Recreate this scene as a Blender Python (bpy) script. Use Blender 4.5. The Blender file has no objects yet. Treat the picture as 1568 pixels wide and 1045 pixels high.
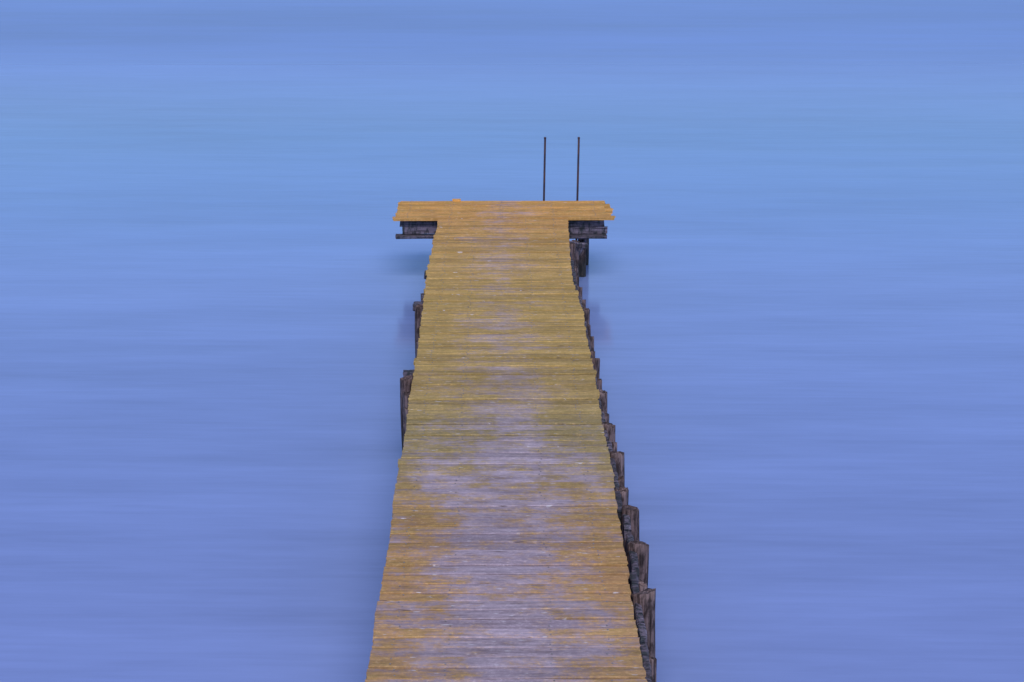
import bpy, math, random
from mathutils import noise, Vector
random.seed(7)
R=random.uniform
S=bpy.context.scene
DECK=0.75
# ---------------------------------------------------------------- helpers
def link(o,parent=None):
    S.collection.objects.link(o)
    if parent: o.parent=parent
    return o
def empty(n):
    e=bpy.data.objects.new(n,None); S.collection.objects.link(e); return e
class MB:
    def __init__(s): s.v=[]; s.f=[]; s.c=[]
    def add(s,vs,fs,col):
        b=len(s.v); s.v+=vs; s.f+=[tuple(i+b for i in f) for f in fs]; s.c+=[col]*len(fs)
    def obj(s,n,mat,parent=None,smooth=False):
        m=bpy.data.meshes.new(n); m.from_pydata(s.v,[],s.f); m.update()
        a=m.color_attributes.new("pv",'FLOAT_COLOR','CORNER')
        for p in m.polygons:
            for li in p.loop_indices: a.data[li].color=s.c[p.index]
            p.use_smooth=smooth
        m.materials.append(mat)
        return link(bpy.data.objects.new(n,m),parent)
def rc(): return (random.random(),random.random(),random.random(),1)
def board(mb,x0,x1,yc,w,ztop,th,skew=0,seg=14,warp=0.004,jag=0.006,ch=0.005,tilt=0,roll=0,col=None):
    prof=[(-w/2,-th),(-w/2,-ch),(-w/2+ch,0),(0,0.0008),(w/2-ch,0),(w/2,-ch),(w/2,-th)]
    n=len(prof); sd=R(0,100); vs=[]; fs=[]
    for i in range(seg+1):
        t=i/seg; x=x0+(x1-x0)*t
        dz=warp*noise.noise(Vector((x*1.5,sd,0)))+tilt*(t-.5)
        dy=skew*(t-.5)+0.004*noise.noise(Vector((x*3,sd,5)))
        for k,(py,pz) in enumerate(prof):
            ex=0
            if i in(0,seg): ex=R(-jag,jag)
            e=0.004*noise.noise(Vector((x*7,sd+k,9)))
            vs.append((x+ex,yc+dy+py+e,ztop+dz+pz+roll*py))
    for i in range(seg):
        for k in range(n):
            a=i*n+k; b=i*n+(k+1)%n
            fs.append((a,b,b+n,a+n))
    fs.append(tuple(range(n))[::-1]); fs.append(tuple(seg*n+k for k in range(n)))
    mb.add(vs,fs,col or rc())
def beam(mb,p0,p1,w,h,col=None,seg=8,j=0.004):
    p0=Vector(p0);p1=Vector(p1); d=(p1-p0).normalized()
    up=Vector((0,0,1)) if abs(d.z)<.9 else Vector((0,1,0))
    s=d.cross(up).normalized(); u=s.cross(d)
    c=0.008; pr=[(-w/2+c,-h/2),(w/2-c,-h/2),(w/2,-h/2+c),(w/2,h/2-c),(w/2-c,h/2),(-w/2+c,h/2),(-w/2,h/2-c),(-w/2,-h/2+c)]
    vs=[];fs=[];n=8
    for i in range(seg+1):
        p=p0.lerp(p1,i/seg)
        for a,b in pr:
            q=p+s*(a+R(-j,j))+u*(b+R(-j,j))
            if i in(0,seg): q+=d*R(-.01,.01)
            vs.append(tuple(q))
    for i in range(seg):
        for k in range(n):
            a=i*n+k;b=i*n+(k+1)%n; fs.append((a,b,b+n,a+n))
    fs.append(tuple(range(n))[::-1]); fs.append(tuple(seg*n+k for k in range(n)))
    mb.add(vs,fs,col or rc())
def pile(mb,x,y,r,top,bot=-0.8,lean=(0,0),col=None):
    n=20; seg=34; sd=R(0,100); vs=[];fs=[]
    levels=[bot+(top-bot)*i/seg for i in range(seg+1)]
    sl=R(-.3,.3); sl2=R(-.4,.1)
    for i,z in enumerate(levels):
        t=i/seg
        rr=r*(1.06-0.08*t)
        for k in range(n):
            a=2*math.pi*k/n
            q=1+0.18*noise.noise(Vector((math.cos(a)*1.3,math.sin(a)*1.3,z*1.2+sd)))+0.16*noise.noise(Vector((math.cos(a)*4,math.sin(a)*4,z*1.5+sd)))
            zz=z
            if i==seg: zz+=sl*math.cos(a)*r+sl2*math.sin(a)*r+R(-.015,.01)
            h=(z-top)
            vs.append((x+lean[0]*h+rr*q*math.cos(a),y+lean[1]*h+rr*q*math.sin(a),zz))
    for s_,dz in((.8,.002),(.4,-.008)):
        for k in range(n):
            a=2*math.pi*k/n
            vs.append((x+r*s_*math.cos(a),y+r*s_*math.sin(a),top+dz+R(-.008,.008)+s_*(sl*math.cos(a)*r+sl2*math.sin(a)*r)))
    for i in range(seg+2):
        for k in range(n):
            a=i*n+k;b=i*n+(k+1)%n; fs.append((a,b,b+n,a+n))
    fs.append(tuple((seg+2)*n+k for k in range(n)))
    mb.add(vs,fs,col or rc())
# ---------------------------------------------------------------- node helpers
def mat(n):
    m=bpy.data.materials.new(n); m.use_nodes=True; nt=m.node_tree
    return m,nt,nt.nodes['Principled BSDF']
def N(nt,t,**k):
    n=nt.nodes.new(t)
    for a,b in k.items():
        if a in n.inputs.keys(): n.inputs[a].default_value=b
        else: setattr(n,a,b)
    return n
def math_(nt,op,a,b=None,c=None,clamp=False):
    n=nt.nodes.new('ShaderNodeMath'); n.operation=op; n.use_clamp=clamp
    for i,v in enumerate((a,b,c)):
        if v is None: continue
        if isinstance(v,(int,float)): n.inputs[i].default_value=v
        else: nt.links.new(v,n.inputs[i])
    return n.outputs[0]
def mix(nt,f,a,b,bt='MIX'):
    n=nt.nodes.new('ShaderNodeMix'); n.data_type='RGBA'; n.blend_type=bt
    for s,v in((n.inputs[0],f),(n.inputs[6],a),(n.inputs[7],b)):
        if isinstance(v,(int,float)): s.default_value=v
        elif isinstance(v,tuple): s.default_value=(*v,1)
        else: nt.links.new(v,s)
    return n.outputs[2]
def mrange(nt,v,a,b,c=0,d=1,sm=True):
    n=nt.nodes.new('ShaderNodeMapRange'); n.interpolation_type='SMOOTHSTEP' if sm else 'LINEAR'
    nt.links.new(v,n.inputs[0])
    for i,q in enumerate((a,b,c,d)): n.inputs[i+1].default_value=q
    return n.outputs[0]
def nz(nt,co,scale,detail=3,rough=.55,loc=(0,0,0)):
    mp=nt.nodes.new('ShaderNodeMapping'); mp.inputs['Scale'].default_value=scale; mp.inputs['Location'].default_value=loc
    nt.links.new(co,mp.inputs[0])
    n=nt.nodes.new('ShaderNodeTexNoise'); n.inputs['Scale'].default_value=1; n.inputs['Detail'].default_value=detail; n.inputs['Roughness'].default_value=rough
    nt.links.new(mp.outputs[0],n.inputs[0]); return n.outputs[0]
def curveY(nt,y,pts):
    a,b=pts[0][0],pts[-1][0]
    t=mrange(nt,y,a,b,0,1,False)
    r=nt.nodes.new('ShaderNodeValToRGB'); cr=r.color_ramp
    while len(cr.elements)<len(pts): cr.elements.new(.5)
    for e,(p,v) in zip(cr.elements,pts):
        e.position=(p-a)/(b-a); e.color=(v,v,v,1) if not isinstance(v,tuple) else (*v,1)
    nt.links.new(t,r.inputs[0]); return r.outputs[0]
def grey(nt,v):
    vv=N(nt,'ShaderNodeCombineXYZ'); [nt.links.new(v,vv.inputs[i]) for i in range(3)]; return vv.outputs[0]
# ---------------------------------------------------------------- deck wood
def deck_mat():
    m,nt,p=mat('weathered_lichen_decking')
    co=N(nt,'ShaderNodeTexCoord').outputs['Object']
    sx=N(nt,'ShaderNodeSeparateXYZ'); nt.links.new(co,sx.inputs[0])
    X,Y=sx.outputs[0],sx.outputs[1]
    at=N(nt,'ShaderNodeAttribute',attribute_name='pv'); sc=N(nt,'ShaderNodeSeparateColor'); nt.links.new(at.outputs['Color'],sc.inputs[0])
    r1,r2,r3=sc.outputs
    off=N(nt,'ShaderNodeVectorMath',operation='MULTIPLY_ADD'); nt.links.new(at.outputs['Color'],off.inputs[0]); off.inputs[1].default_value=(9,0,7); nt.links.new(co,off.inputs[2])
    oc=off.outputs[0]
    g1=nz(nt,oc,(3.0,30,75),4,.6)
    g2=nz(nt,oc,(12,150,240),2,.6)
    pat=nz(nt,co,(2.6,1.3,1),4,.65)
    pat2=nz(nt,oc,(4.5,7,1),4,.7)
    fine=nz(nt,co,(38,50,30),3,.75)
    ax=math_(nt,'ABSOLUTE',X)
    e=math_(nt,'MULTIPLY',ax,1.0)
    e=math_(nt,'ADD',e,math_(nt,'MULTIPLY',math_(nt,'SUBTRACT',pat,.5),1.5))
    e=math_(nt,'ADD',e,math_(nt,'MULTIPLY',math_(nt,'SUBTRACT',pat2,.5),1.9))
    e=math_(nt,'ADD',e,math_(nt,'MULTIPLY',math_(nt,'SUBTRACT',r1,.5),.34))
    e=math_(nt,'ADD',e,math_(nt,'MULTIPLY',math_(nt,'SUBTRACT',g1,.5),.9))
    e=math_(nt,'ADD',e,math_(nt,'MULTIPLY',math_(nt,'SUBTRACT',fine,.5),1.1))
    b=curveY(nt,Y,[(7,.36),(10,.41),(11.5,.52),(12.6,.50),(13.6,.52),(14.6,.66),(16,.88),(18.5,.96),(20,.95),(21.5,.93),(23.5,1.0)])
    e=math_(nt,'ADD',e,math_(nt,'SUBTRACT',b,.46))
    lich=mrange(nt,e,.0,.86)
    lc=curveY(nt,Y,[(8,(.60,.36,.17)),(11,(.63,.33,.12)),(12.2,(.55,.31,.10)),(13.2,(.40,.285,.115)),(14,(.40,.295,.115)),(15,(.53,.345,.11)),(18,(.64,.40,.11)),(20.5,(.68,.39,.11)),(22,(.76,.38,.10)),(23.4,(.84,.40,.08))])
    lc=mix(nt,mrange(nt,pat2,.4,.8,0,.55),lc,(.54,.37,.09))
    lc=mix(nt,math_(nt,'MULTIPLY',mrange(nt,fine,.5,.72),.4),lc,(.82,.53,.24))
    gc=mix(nt,r2,(.45,.35,.43),(.58,.46,.55))
    gc=mix(nt,mrange(nt,pat2,.45,.7),gc,(.43,.32,.38))
    gc=mix(nt,math_(nt,'MULTIPLY',mrange(nt,fine,.52,.7),.5),gc,(.66,.57,.64))
    gc=mix(nt,mrange(nt,Y,12.5,16,.08,.38),gc,lc)
    col=mix(nt,math_(nt,'MULTIPLY',lich,.94),gc,lc)
    gl=mrange(nt,g1,.34,.6,.72,1.06,False)
    gl2=mrange(nt,g2,.3,.6,.86,1.06,False)
    v=math_(nt,'MULTIPLY',gl,gl2)
    v=math_(nt,'MULTIPLY',v,mrange(nt,r3,0,1,.78,1.1,False))
    v=math_(nt,'MULTIPLY',v,mrange(nt,fine,.3,.7,.82,1.14,False))
    v=math_(nt,'MULTIPLY',v,mrange(nt,pat,.3,.7,1.06,.92,False))
    col=mix(nt,1.0,col,grey(nt,v),'MULTIPLY')
    fl=nz(nt,oc,(11,46,10),3,.5,(4,2,0))
    col=mix(nt,math_(nt,'MULTIPLY',mrange(nt,fl,.67,.72),.7),col,(.78,.72,.75))
    dk=nz(nt,oc,(5,60,10),3,.6,(14,2,0))
    col=mix(nt,math_(nt,'MULTIPLY',mrange(nt,dk,.63,.71),.7),col,(.12,.08,.07))
    nt.links.new(col,p.inputs['Base Color'])
    p.inputs['Roughness'].default_value=.8; p.inputs['Specular IOR Level'].default_value=.2
    bp=N(nt,'ShaderNodeBump',Strength=.6,Distance=.004); nt.links.new(math_(nt,'ADD',g1,math_(nt,'MULTIPLY',g2,.5)),bp.inputs['Height']); nt.links.new(bp.outputs[0],p.inputs['Normal'])
    return m
def timber_mat(name,c1,c2,c3,vert):
    m,nt,p=mat(name)
    co=N(nt,'ShaderNodeTexCoord').outputs['Object']
    at=N(nt,'ShaderNodeAttribute',attribute_name='pv'); sc=N(nt,'ShaderNodeSeparateColor'); nt.links.new(at.outputs['Color'],sc.inputs[0])
    sx=N(nt,'ShaderNodeSeparateXYZ'); nt.links.new(co,sx.inputs[0])
    g=nz(nt,co,(60,60,4) if vert else (4,50,50),4,.65)
    b=nz(nt,co,(22,22,9),4,.65)
    col=mix(nt,sc.outputs[0],c1,c2)
    col=mix(nt,mrange(nt,b,.42,.6),col,c3)
    v=mrange(nt,g,.35,.62,.35,1.3,False)
    col=mix(nt,1.0,col,grey(nt,v),'MULTIPLY')
    if vert:
        w=math_(nt,'ADD',sx.outputs[2],math_(nt,'MULTIPLY',b,.2))
        col=mix(nt,mrange(nt,w,.22,.42,.8,0),col,(.03,.035,.035))
    nt.links.new(col,p.inputs['Base Color']); p.inputs['Roughness'].default_value=.85; p.inputs['Specular IOR Level'].default_value=.2
    bp=N(nt,'ShaderNodeBump',Strength=.8,Distance=.01); nt.links.new(math_(nt,'ADD',g,b),bp.inputs['Height']); nt.links.new(bp.outputs[0],p.inputs['Normal'])
    return m
M_deck=deck_mat()
M_pile=timber_mat('pile_timber',(.17,.11,.105),(.28,.195,.19),(.07,.047,.045),True)
M_beam=timber_mat('beam_timber',(.12,.10,.135),(.23,.185,.24),(.055,.06,.07),False)
m,nt,p=mat('rusty_steel'); M_steel=m
co=N(nt,'ShaderNodeTexCoord').outputs['Object']; q=nz(nt,co,(30,30,8),4)
nt.links.new(mix(nt,mrange(nt,q,.4,.65),(.035,.024,.045),(.09,.04,.04)),p.inputs['Base Color']); p.inputs['Roughness'].default_value=.6; p.inputs['Metallic'].default_value=.3
m,nt,p=mat('nail_steel'); M_nail=m
co=N(nt,'ShaderNodeTexCoord').outputs['Object']; q=nz(nt,co,(5,5,8),4)
nt.links.new(mix(nt,q,(.08,.05,.05),(.4,.36,.38)),p.inputs['Base Color']); p.inputs['Roughness'].default_value=.5
# ---------------------------------------------------------------- pier
pier=empty('wooden_pier')
EDGE=[(22.07,-.730,.768),(20.5,-.751,.737),(19.54,-.759,.718),(18.94,-.763,.711),(18.38,-.755,.742),(17.61,-.749,.768),(16.65,-.741,.758),(16,-.736,.770),(15.39,-.737,.775),(14.65,-.745,.771),(14.13,-.731,.771),(13.64,-.732,.781),(13.27,-.737,.784),(12.83,-.738,.779),(12.11,-.730,.769),(11.74,-.727,.773),(11.4,-.724,.777),(10.96,-.731,.770),(10.45,-.735,.769),(10.08,-.730,.767),(9.53,-.729,.771),(2,-.73,.77)]
def edge(y):
    for (a,l0,r0),(b,l1,r1) in zip(EDGE,EDGE[1:]):
        if b<=y<=a:
            t=(y-b)/(a-b); return l1+(l0-l1)*t,r1+(r0-r1)*t
    return EDGE[0][1:] if y>EDGE[0][0] else EDGE[-1][1:]
dk=MB(); nails=MB()
def nail(x,y,z):
    n=8; r=.006; vs=[(x+r*math.cos(a*math.tau/n),y+r*math.sin(a*math.tau/n),z) for a in range(n)]
    vs+=[(x+r*.6*math.cos(a*math.tau/n),y+r*.6*math.sin(a*math.tau/n),z+.003) for a in range(n)]
    nails.add(vs,[(k,(k+1)%n,n+(k+1)%n,n+k) for k in range(n)]+[tuple(range(n,2*n))],rc())
y=22.13
while y>2.2:
    w=random.choice([.11,.12,.12,.125,.13,.135])
    gap=random.choice([.005,.007,.009,.012,.016,.022])
    if abs(y-11.25)<.07: gap=.032
    yc=y-w/2; l,r=edge(yc)
    l+=R(-.006,.006)-(0.014 if R(0,1)<.08 else 0); r+=R(-.006,.006)+(0.014 if R(0,1)<.08 else 0)
    zt=DECK+R(-.004,.004)
    board(dk,l,r,yc,w,zt,.034,skew=R(-.008,.008),warp=.006,tilt=R(-.003,.003),roll=R(-.04,.04))
    for nx in(-.6,-.31,.28,.6):
        for s in(-1,1):
            if R(0,1)<.8: nail(nx+R(-.02,.02),yc+s*w*.27,zt+.002)
    y-=w+gap
y=23.24; i=0
ends=[(-1.235,1.25),(-1.25,1.22),(-1.24,1.30),(-1.245,1.24),(-1.235,1.32),(-1.24,1.235),(-1.25,1.30),(-1.245,1.25),(-1.27,1.32)]
while y>22.2:
    w=R(.11,.118); l,r=ends[i%9]
    board(dk,l+R(-.006,.006),r+R(-.01,.01),y-w/2,w,DECK+.002+R(-.003,.003),.036,skew=R(-.008,.008),seg=24,warp=.008,jag=.012,roll=R(-.02,.02),tilt=R(-.004,.004))
    for nx in(-1.1,-.6,.0,.6,1.1):
        for s in(-1,1): nail(nx+R(-.02,.02),y-w/2+s*w*.27,DECK+.006)
    y-=w+R(.006,.012); i+=1
board(dk,-.60,-.50,23.21,.06,DECK+.025,.025,seg=4)
dk.obj('deck_planks',M_deck,pier); nails.obj('nail_heads',M_nail,pier)
# T head framing
bm=MB(); U=DECK-.036
for yy in(22.28,23.05):
    beam(bm,(-1.19,yy,U-.045),(1.20,yy,U-.045),.09,.085)
beam(bm,(-1.17,22.27,U-.13),(1.24,22.27,U-.13),.075,.08,col=(1,.5,.5,1))
beam(bm,(-1.24,22.22,U-.195),(1.23,22.22,U-.195),.15,.035)
beam(bm,(-1.2,23.05,U-.15),(1.2,23.05,U-.15),.1,.12)
for xx in(-.95,-.45,.5,.95): beam(bm,(xx,22.35,U-.05),(xx,23.0,U-.05),.06,.08)
for xx,w in((-.60,.09),(-.2,.08),(.2,.08),(.60,.09)):
    for a in range(2,22,3):
        beam(bm,(xx+R(-.01,.01),a+.01,U-.065),(xx+R(-.01,.01),min(a+3,22.2)-.01,U-.065+R(-.005,.005)),w,.12,seg=10)
pm=MB()
right=[(.83,21.3,.06,-.12),(.80,20.8,.05,-.2),(.82,20.2,.055,-.14),(.81,19.7,.05,-.15),(.82,19.1,.055,-.1),(.83,18.6,.05,-.12),(.85,18.06,.06,-.07),(.835,17.6,.05,-.1),(.85,17.1,.055,-.09),(.84,16.6,.05,-.1),(.855,16.2,.06,-.05),(.845,15.7,.05,-.1),(.868,15.2,.062,-.05),(.86,14.75,.05,-.1),(.881,14.3,.062,-.05),(.875,13.95,.05,-.1),(.902,13.57,.064,-.04),(.885,13.2,.05,-.12),(.892,12.80,.06,-.06),(.932,12.34,.064,-.03),(.915,12.0,.05,-.14),(.940,11.68,.066,-.03),(.905,11.27,.05,-.14),(.932,10.86,.075,-.03),(.88,10.2,.05,-.16),(.87,9.8,.05,-.14),(.90,9.0,.07,-.05),(.9,7.6,.07,-.05),(.9,6.1,.07,-.05),(.9,4.6,.07,-.05),(.9,3.1,.07,-.05)]
for xo,yy,r,dz in right:
    pile(pm,xo-r,yy,r,DECK+dz,lean=(R(-.02,.02),R(-.03,.03)))
    if r>.052: beam(bm,(-.70,yy+r+.05,U-.175),(xo-.03+R(-.02,.02),yy+r+.05,U-.175+R(-.01,.01)),.08,.09)
rr=sorted(right,key=lambda t:t[1])
for (x0,y0,r0,_),(x1,y1,r1,_) in zip(rr,rr[1:]):
    xm=min(x0-2*r0,x1-2*r1)
    beam(bm,(xm+.03,y0+.02,U-.06-R(0,.03)),(xm+.035,y1-.02,U-.07-R(0,.03)),.045,.10,seg=5)
left=[(-.790,18.1,.055,-.05),(-.795,15.6,.06,-.05),(-.775,15.40,.05,-.12),(-.745,15.0,.05,-.14),(-.735,14.6,.05,-.14),(-.72,20.9,.055,-.1),(-.73,19.5,.055,-.1),(-.74,18.5,.05,-.1),(-.72,16.9,.055,-.08),(-.72,16.3,.05,-.08),(-.66,14.0,.055,-.1),(-.66,13,.055,-.1),(-.66,11.7,.055,-.1),(-.66,10.4,.055,-.1),(-.66,9,.06,-.1),(-.66,7.6,.06,-.1),(-.66,6.1,.06,-.1),(-.66,4.6,.06,-.1),(-.66,3.1,.06,-.1)]
for x,yy,r,dz in left: pile(pm,x,yy,r,DECK+dz-.0,lean=(R(-.02,.02),R(-.03,.03)))
for yy,x in((19.55,-.80),(18.55,-.80),(18.2,-.86),(15.78,-.84)): beam(bm,(x,yy,U-.04),(-.5,yy,U-.04),.08,.075)
for x,yy,r in((.95,22.38,.05),(.86,22.05,.045),(-.55,22.4,.06),(.62,23.0,.06),(-.5,23.0,.06),(1.0,23.0,.055)): pile(pm,x,yy,r,U-.215 if yy<22.5 else U-.22)
beam(bm,(.80,22.0,.42),(.80,21.3,.05),.06,.06); beam(bm,(.74,21.95,.50),(.99,21.95,.46),.05,.06)
beam(bm,(.78,22.1,.1),(.98,22.33,.45),.04,.05)
pm.obj('piles',M_pile,pier,True); bm.obj('beams',M_beam,pier)
# ---------------------------------------------------------------- ladder
lad=empty('dock_ladder')
def tube(mb,p0,p1,r,n=12,cap=True):
    p0=Vector(p0);p1=Vector(p1);d=(p1-p0).normalized(); up=Vector((0,1,0)) if abs(d.z)>.5 else Vector((0,0,1))
    s=d.cross(up).normalized();u=s.cross(d);vs=[];fs=[]
    for p_,k_ in((p0,.7),(p0+d*.004,1),(p1-d*.006,1),(p1,.6)):
        for k in range(n):
            a=k*math.tau/n; vs.append(tuple(p_+s*r*k_*math.cos(a)+u*r*k_*math.sin(a)))
    for i in range(3):
        for k in range(n):
            a=i*n+k;b=i*n+(k+1)%n;fs.append((a,b,b+n,a+n))
    fs+= [tuple(range(n))[::-1],tuple(3*n+k for k in range(n))]
    mb.add(vs,fs,rc())
rl=MB()
for x in(.515,.925): tube(rl,(x-.02,23.30,-.7),(x+.014,23.30,DECK+.765),.0125); tube(rl,(x+.012,23.30,DECK+.750),(x+.014,23.30,DECK+.772),.0155)
rl.obj('side_rails',M_steel,lad,True)
rg=MB()
for z in(-.4,-.12,.16,.44): tube(rg,(.51,23.30,z),(.92,23.30,z),.011)
rg.obj('rungs',M_steel,lad,True)
br=MB()
for x in(.515,.925): beam(br,(x,23.24,DECK-.06),(x,23.31,DECK-.06),.04,.05,j=0)
br.obj('mounting_brackets',M_steel,lad)
# ---------------------------------------------------------------- water
m,nt,p=mat('sea_water')
co=N(nt,'ShaderNodeTexCoord').outputs['Object']
sx=N(nt,'ShaderNodeSeparateXYZ'); nt.links.new(co,sx.inputs[0]); Y=sx.outputs[1]
rot=N(nt,'ShaderNodeMapping'); rot.inputs['Rotation'].default_value=(0,0,math.radians(1.2)); nt.links.new(co,rot.inputs[0]); co=rot.outputs[0]
big=nz(nt,co,(.045,.16,1),2,.5)
mid=nz(nt,co,(.25,1.3,1),4,.55,(3,1,0))
fin=nz(nt,co,(.9,10,1),3,.65,(5,8,0))
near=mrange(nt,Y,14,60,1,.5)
base=curveY(nt,Y,[(5,(.255,.325,.64)),(12,(.27,.345,.68)),(22,(.255,.355,.71)),(27,(.185,.31,.65)),(33,(.125,.255,.575)),(42,(.18,.29,.66)),(60,(.15,.255,.62)),(200,(.11,.19,.5))])  # water colour by distance, with the sky's purple reflection painted in
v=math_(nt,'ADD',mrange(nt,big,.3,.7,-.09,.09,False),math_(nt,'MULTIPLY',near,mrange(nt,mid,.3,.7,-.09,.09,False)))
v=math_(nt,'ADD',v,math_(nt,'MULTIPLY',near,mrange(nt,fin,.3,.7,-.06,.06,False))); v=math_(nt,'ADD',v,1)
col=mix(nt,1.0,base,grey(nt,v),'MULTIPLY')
nt.links.new(col,p.inputs['Base Color'])
p.inputs['IOR'].default_value=1.33
nt.links.new(mrange(nt,Y,20,48,.5,.12),p.inputs['Specular IOR Level'])
nt.links.new(mrange(nt,Y,22,50,.12,.3),p.inputs['Roughness'])
bp=N(nt,'ShaderNodeBump',Distance=.02); nt.links.new(math_(nt,'MULTIPLY',near,.12),bp.inputs['Strength'])
h=math_(nt,'ADD',mid,math_(nt,'MULTIPLY',fin,.2)); nt.links.new(h,bp.inputs['Height']); nt.links.new(bp.outputs[0],p.inputs['Normal'])
me=bpy.data.meshes.new('water'); s=3000
me.from_pydata([(-s,-s,0),(s,-s,0),(s,s,0),(-s,s,0)],[],[(0,1,2,3)]); me.materials.append(m); link(bpy.data.objects.new('water',me))
# ---------------------------------------------------------------- light
el,az=math.radians(50),math.radians(175)
w=bpy.data.worlds.new('World'); S.world=w; w.use_nodes=True; nt=w.node_tree
sk=nt.nodes.new('ShaderNodeTexSky'); sk.sky_type='NISHITA'; sk.sun_disc=False; sk.sun_elevation=el; sk.sun_rotation=az
sk.ozone_density=4; sk.dust_density=.1; sk.air_density=.75
bg=nt.nodes['Background']; nt.links.new(sk.outputs[0],bg.inputs[0]); bg.inputs[1].default_value=.15
L=bpy.data.lights.new('sun','SUN'); L.energy=1.95; L.angle=math.radians(40); L.color=(1,.93,.90)
lo=link(bpy.data.objects.new('sun',L))
d=Vector((math.sin(az)*math.cos(el),math.cos(az)*math.cos(el),math.sin(el))); lo.rotation_euler=d.to_track_quat('Z','Y').to_euler()
# ---------------------------------------------------------------- camera
c=bpy.data.cameras.new('camera'); c.lens=67.87; c.sensor_width=36; c.clip_end=6000
co_=link(bpy.data.objects.new('camera',c)); co_.location=(0,0,DECK+4.45); co_.rotation_euler=(math.radians(75),0,math.radians(-.31)); S.camera=co_
S.view_settings.view_transform='Standard'; S.view_settings.look='None'; S.view_settings.exposure=0
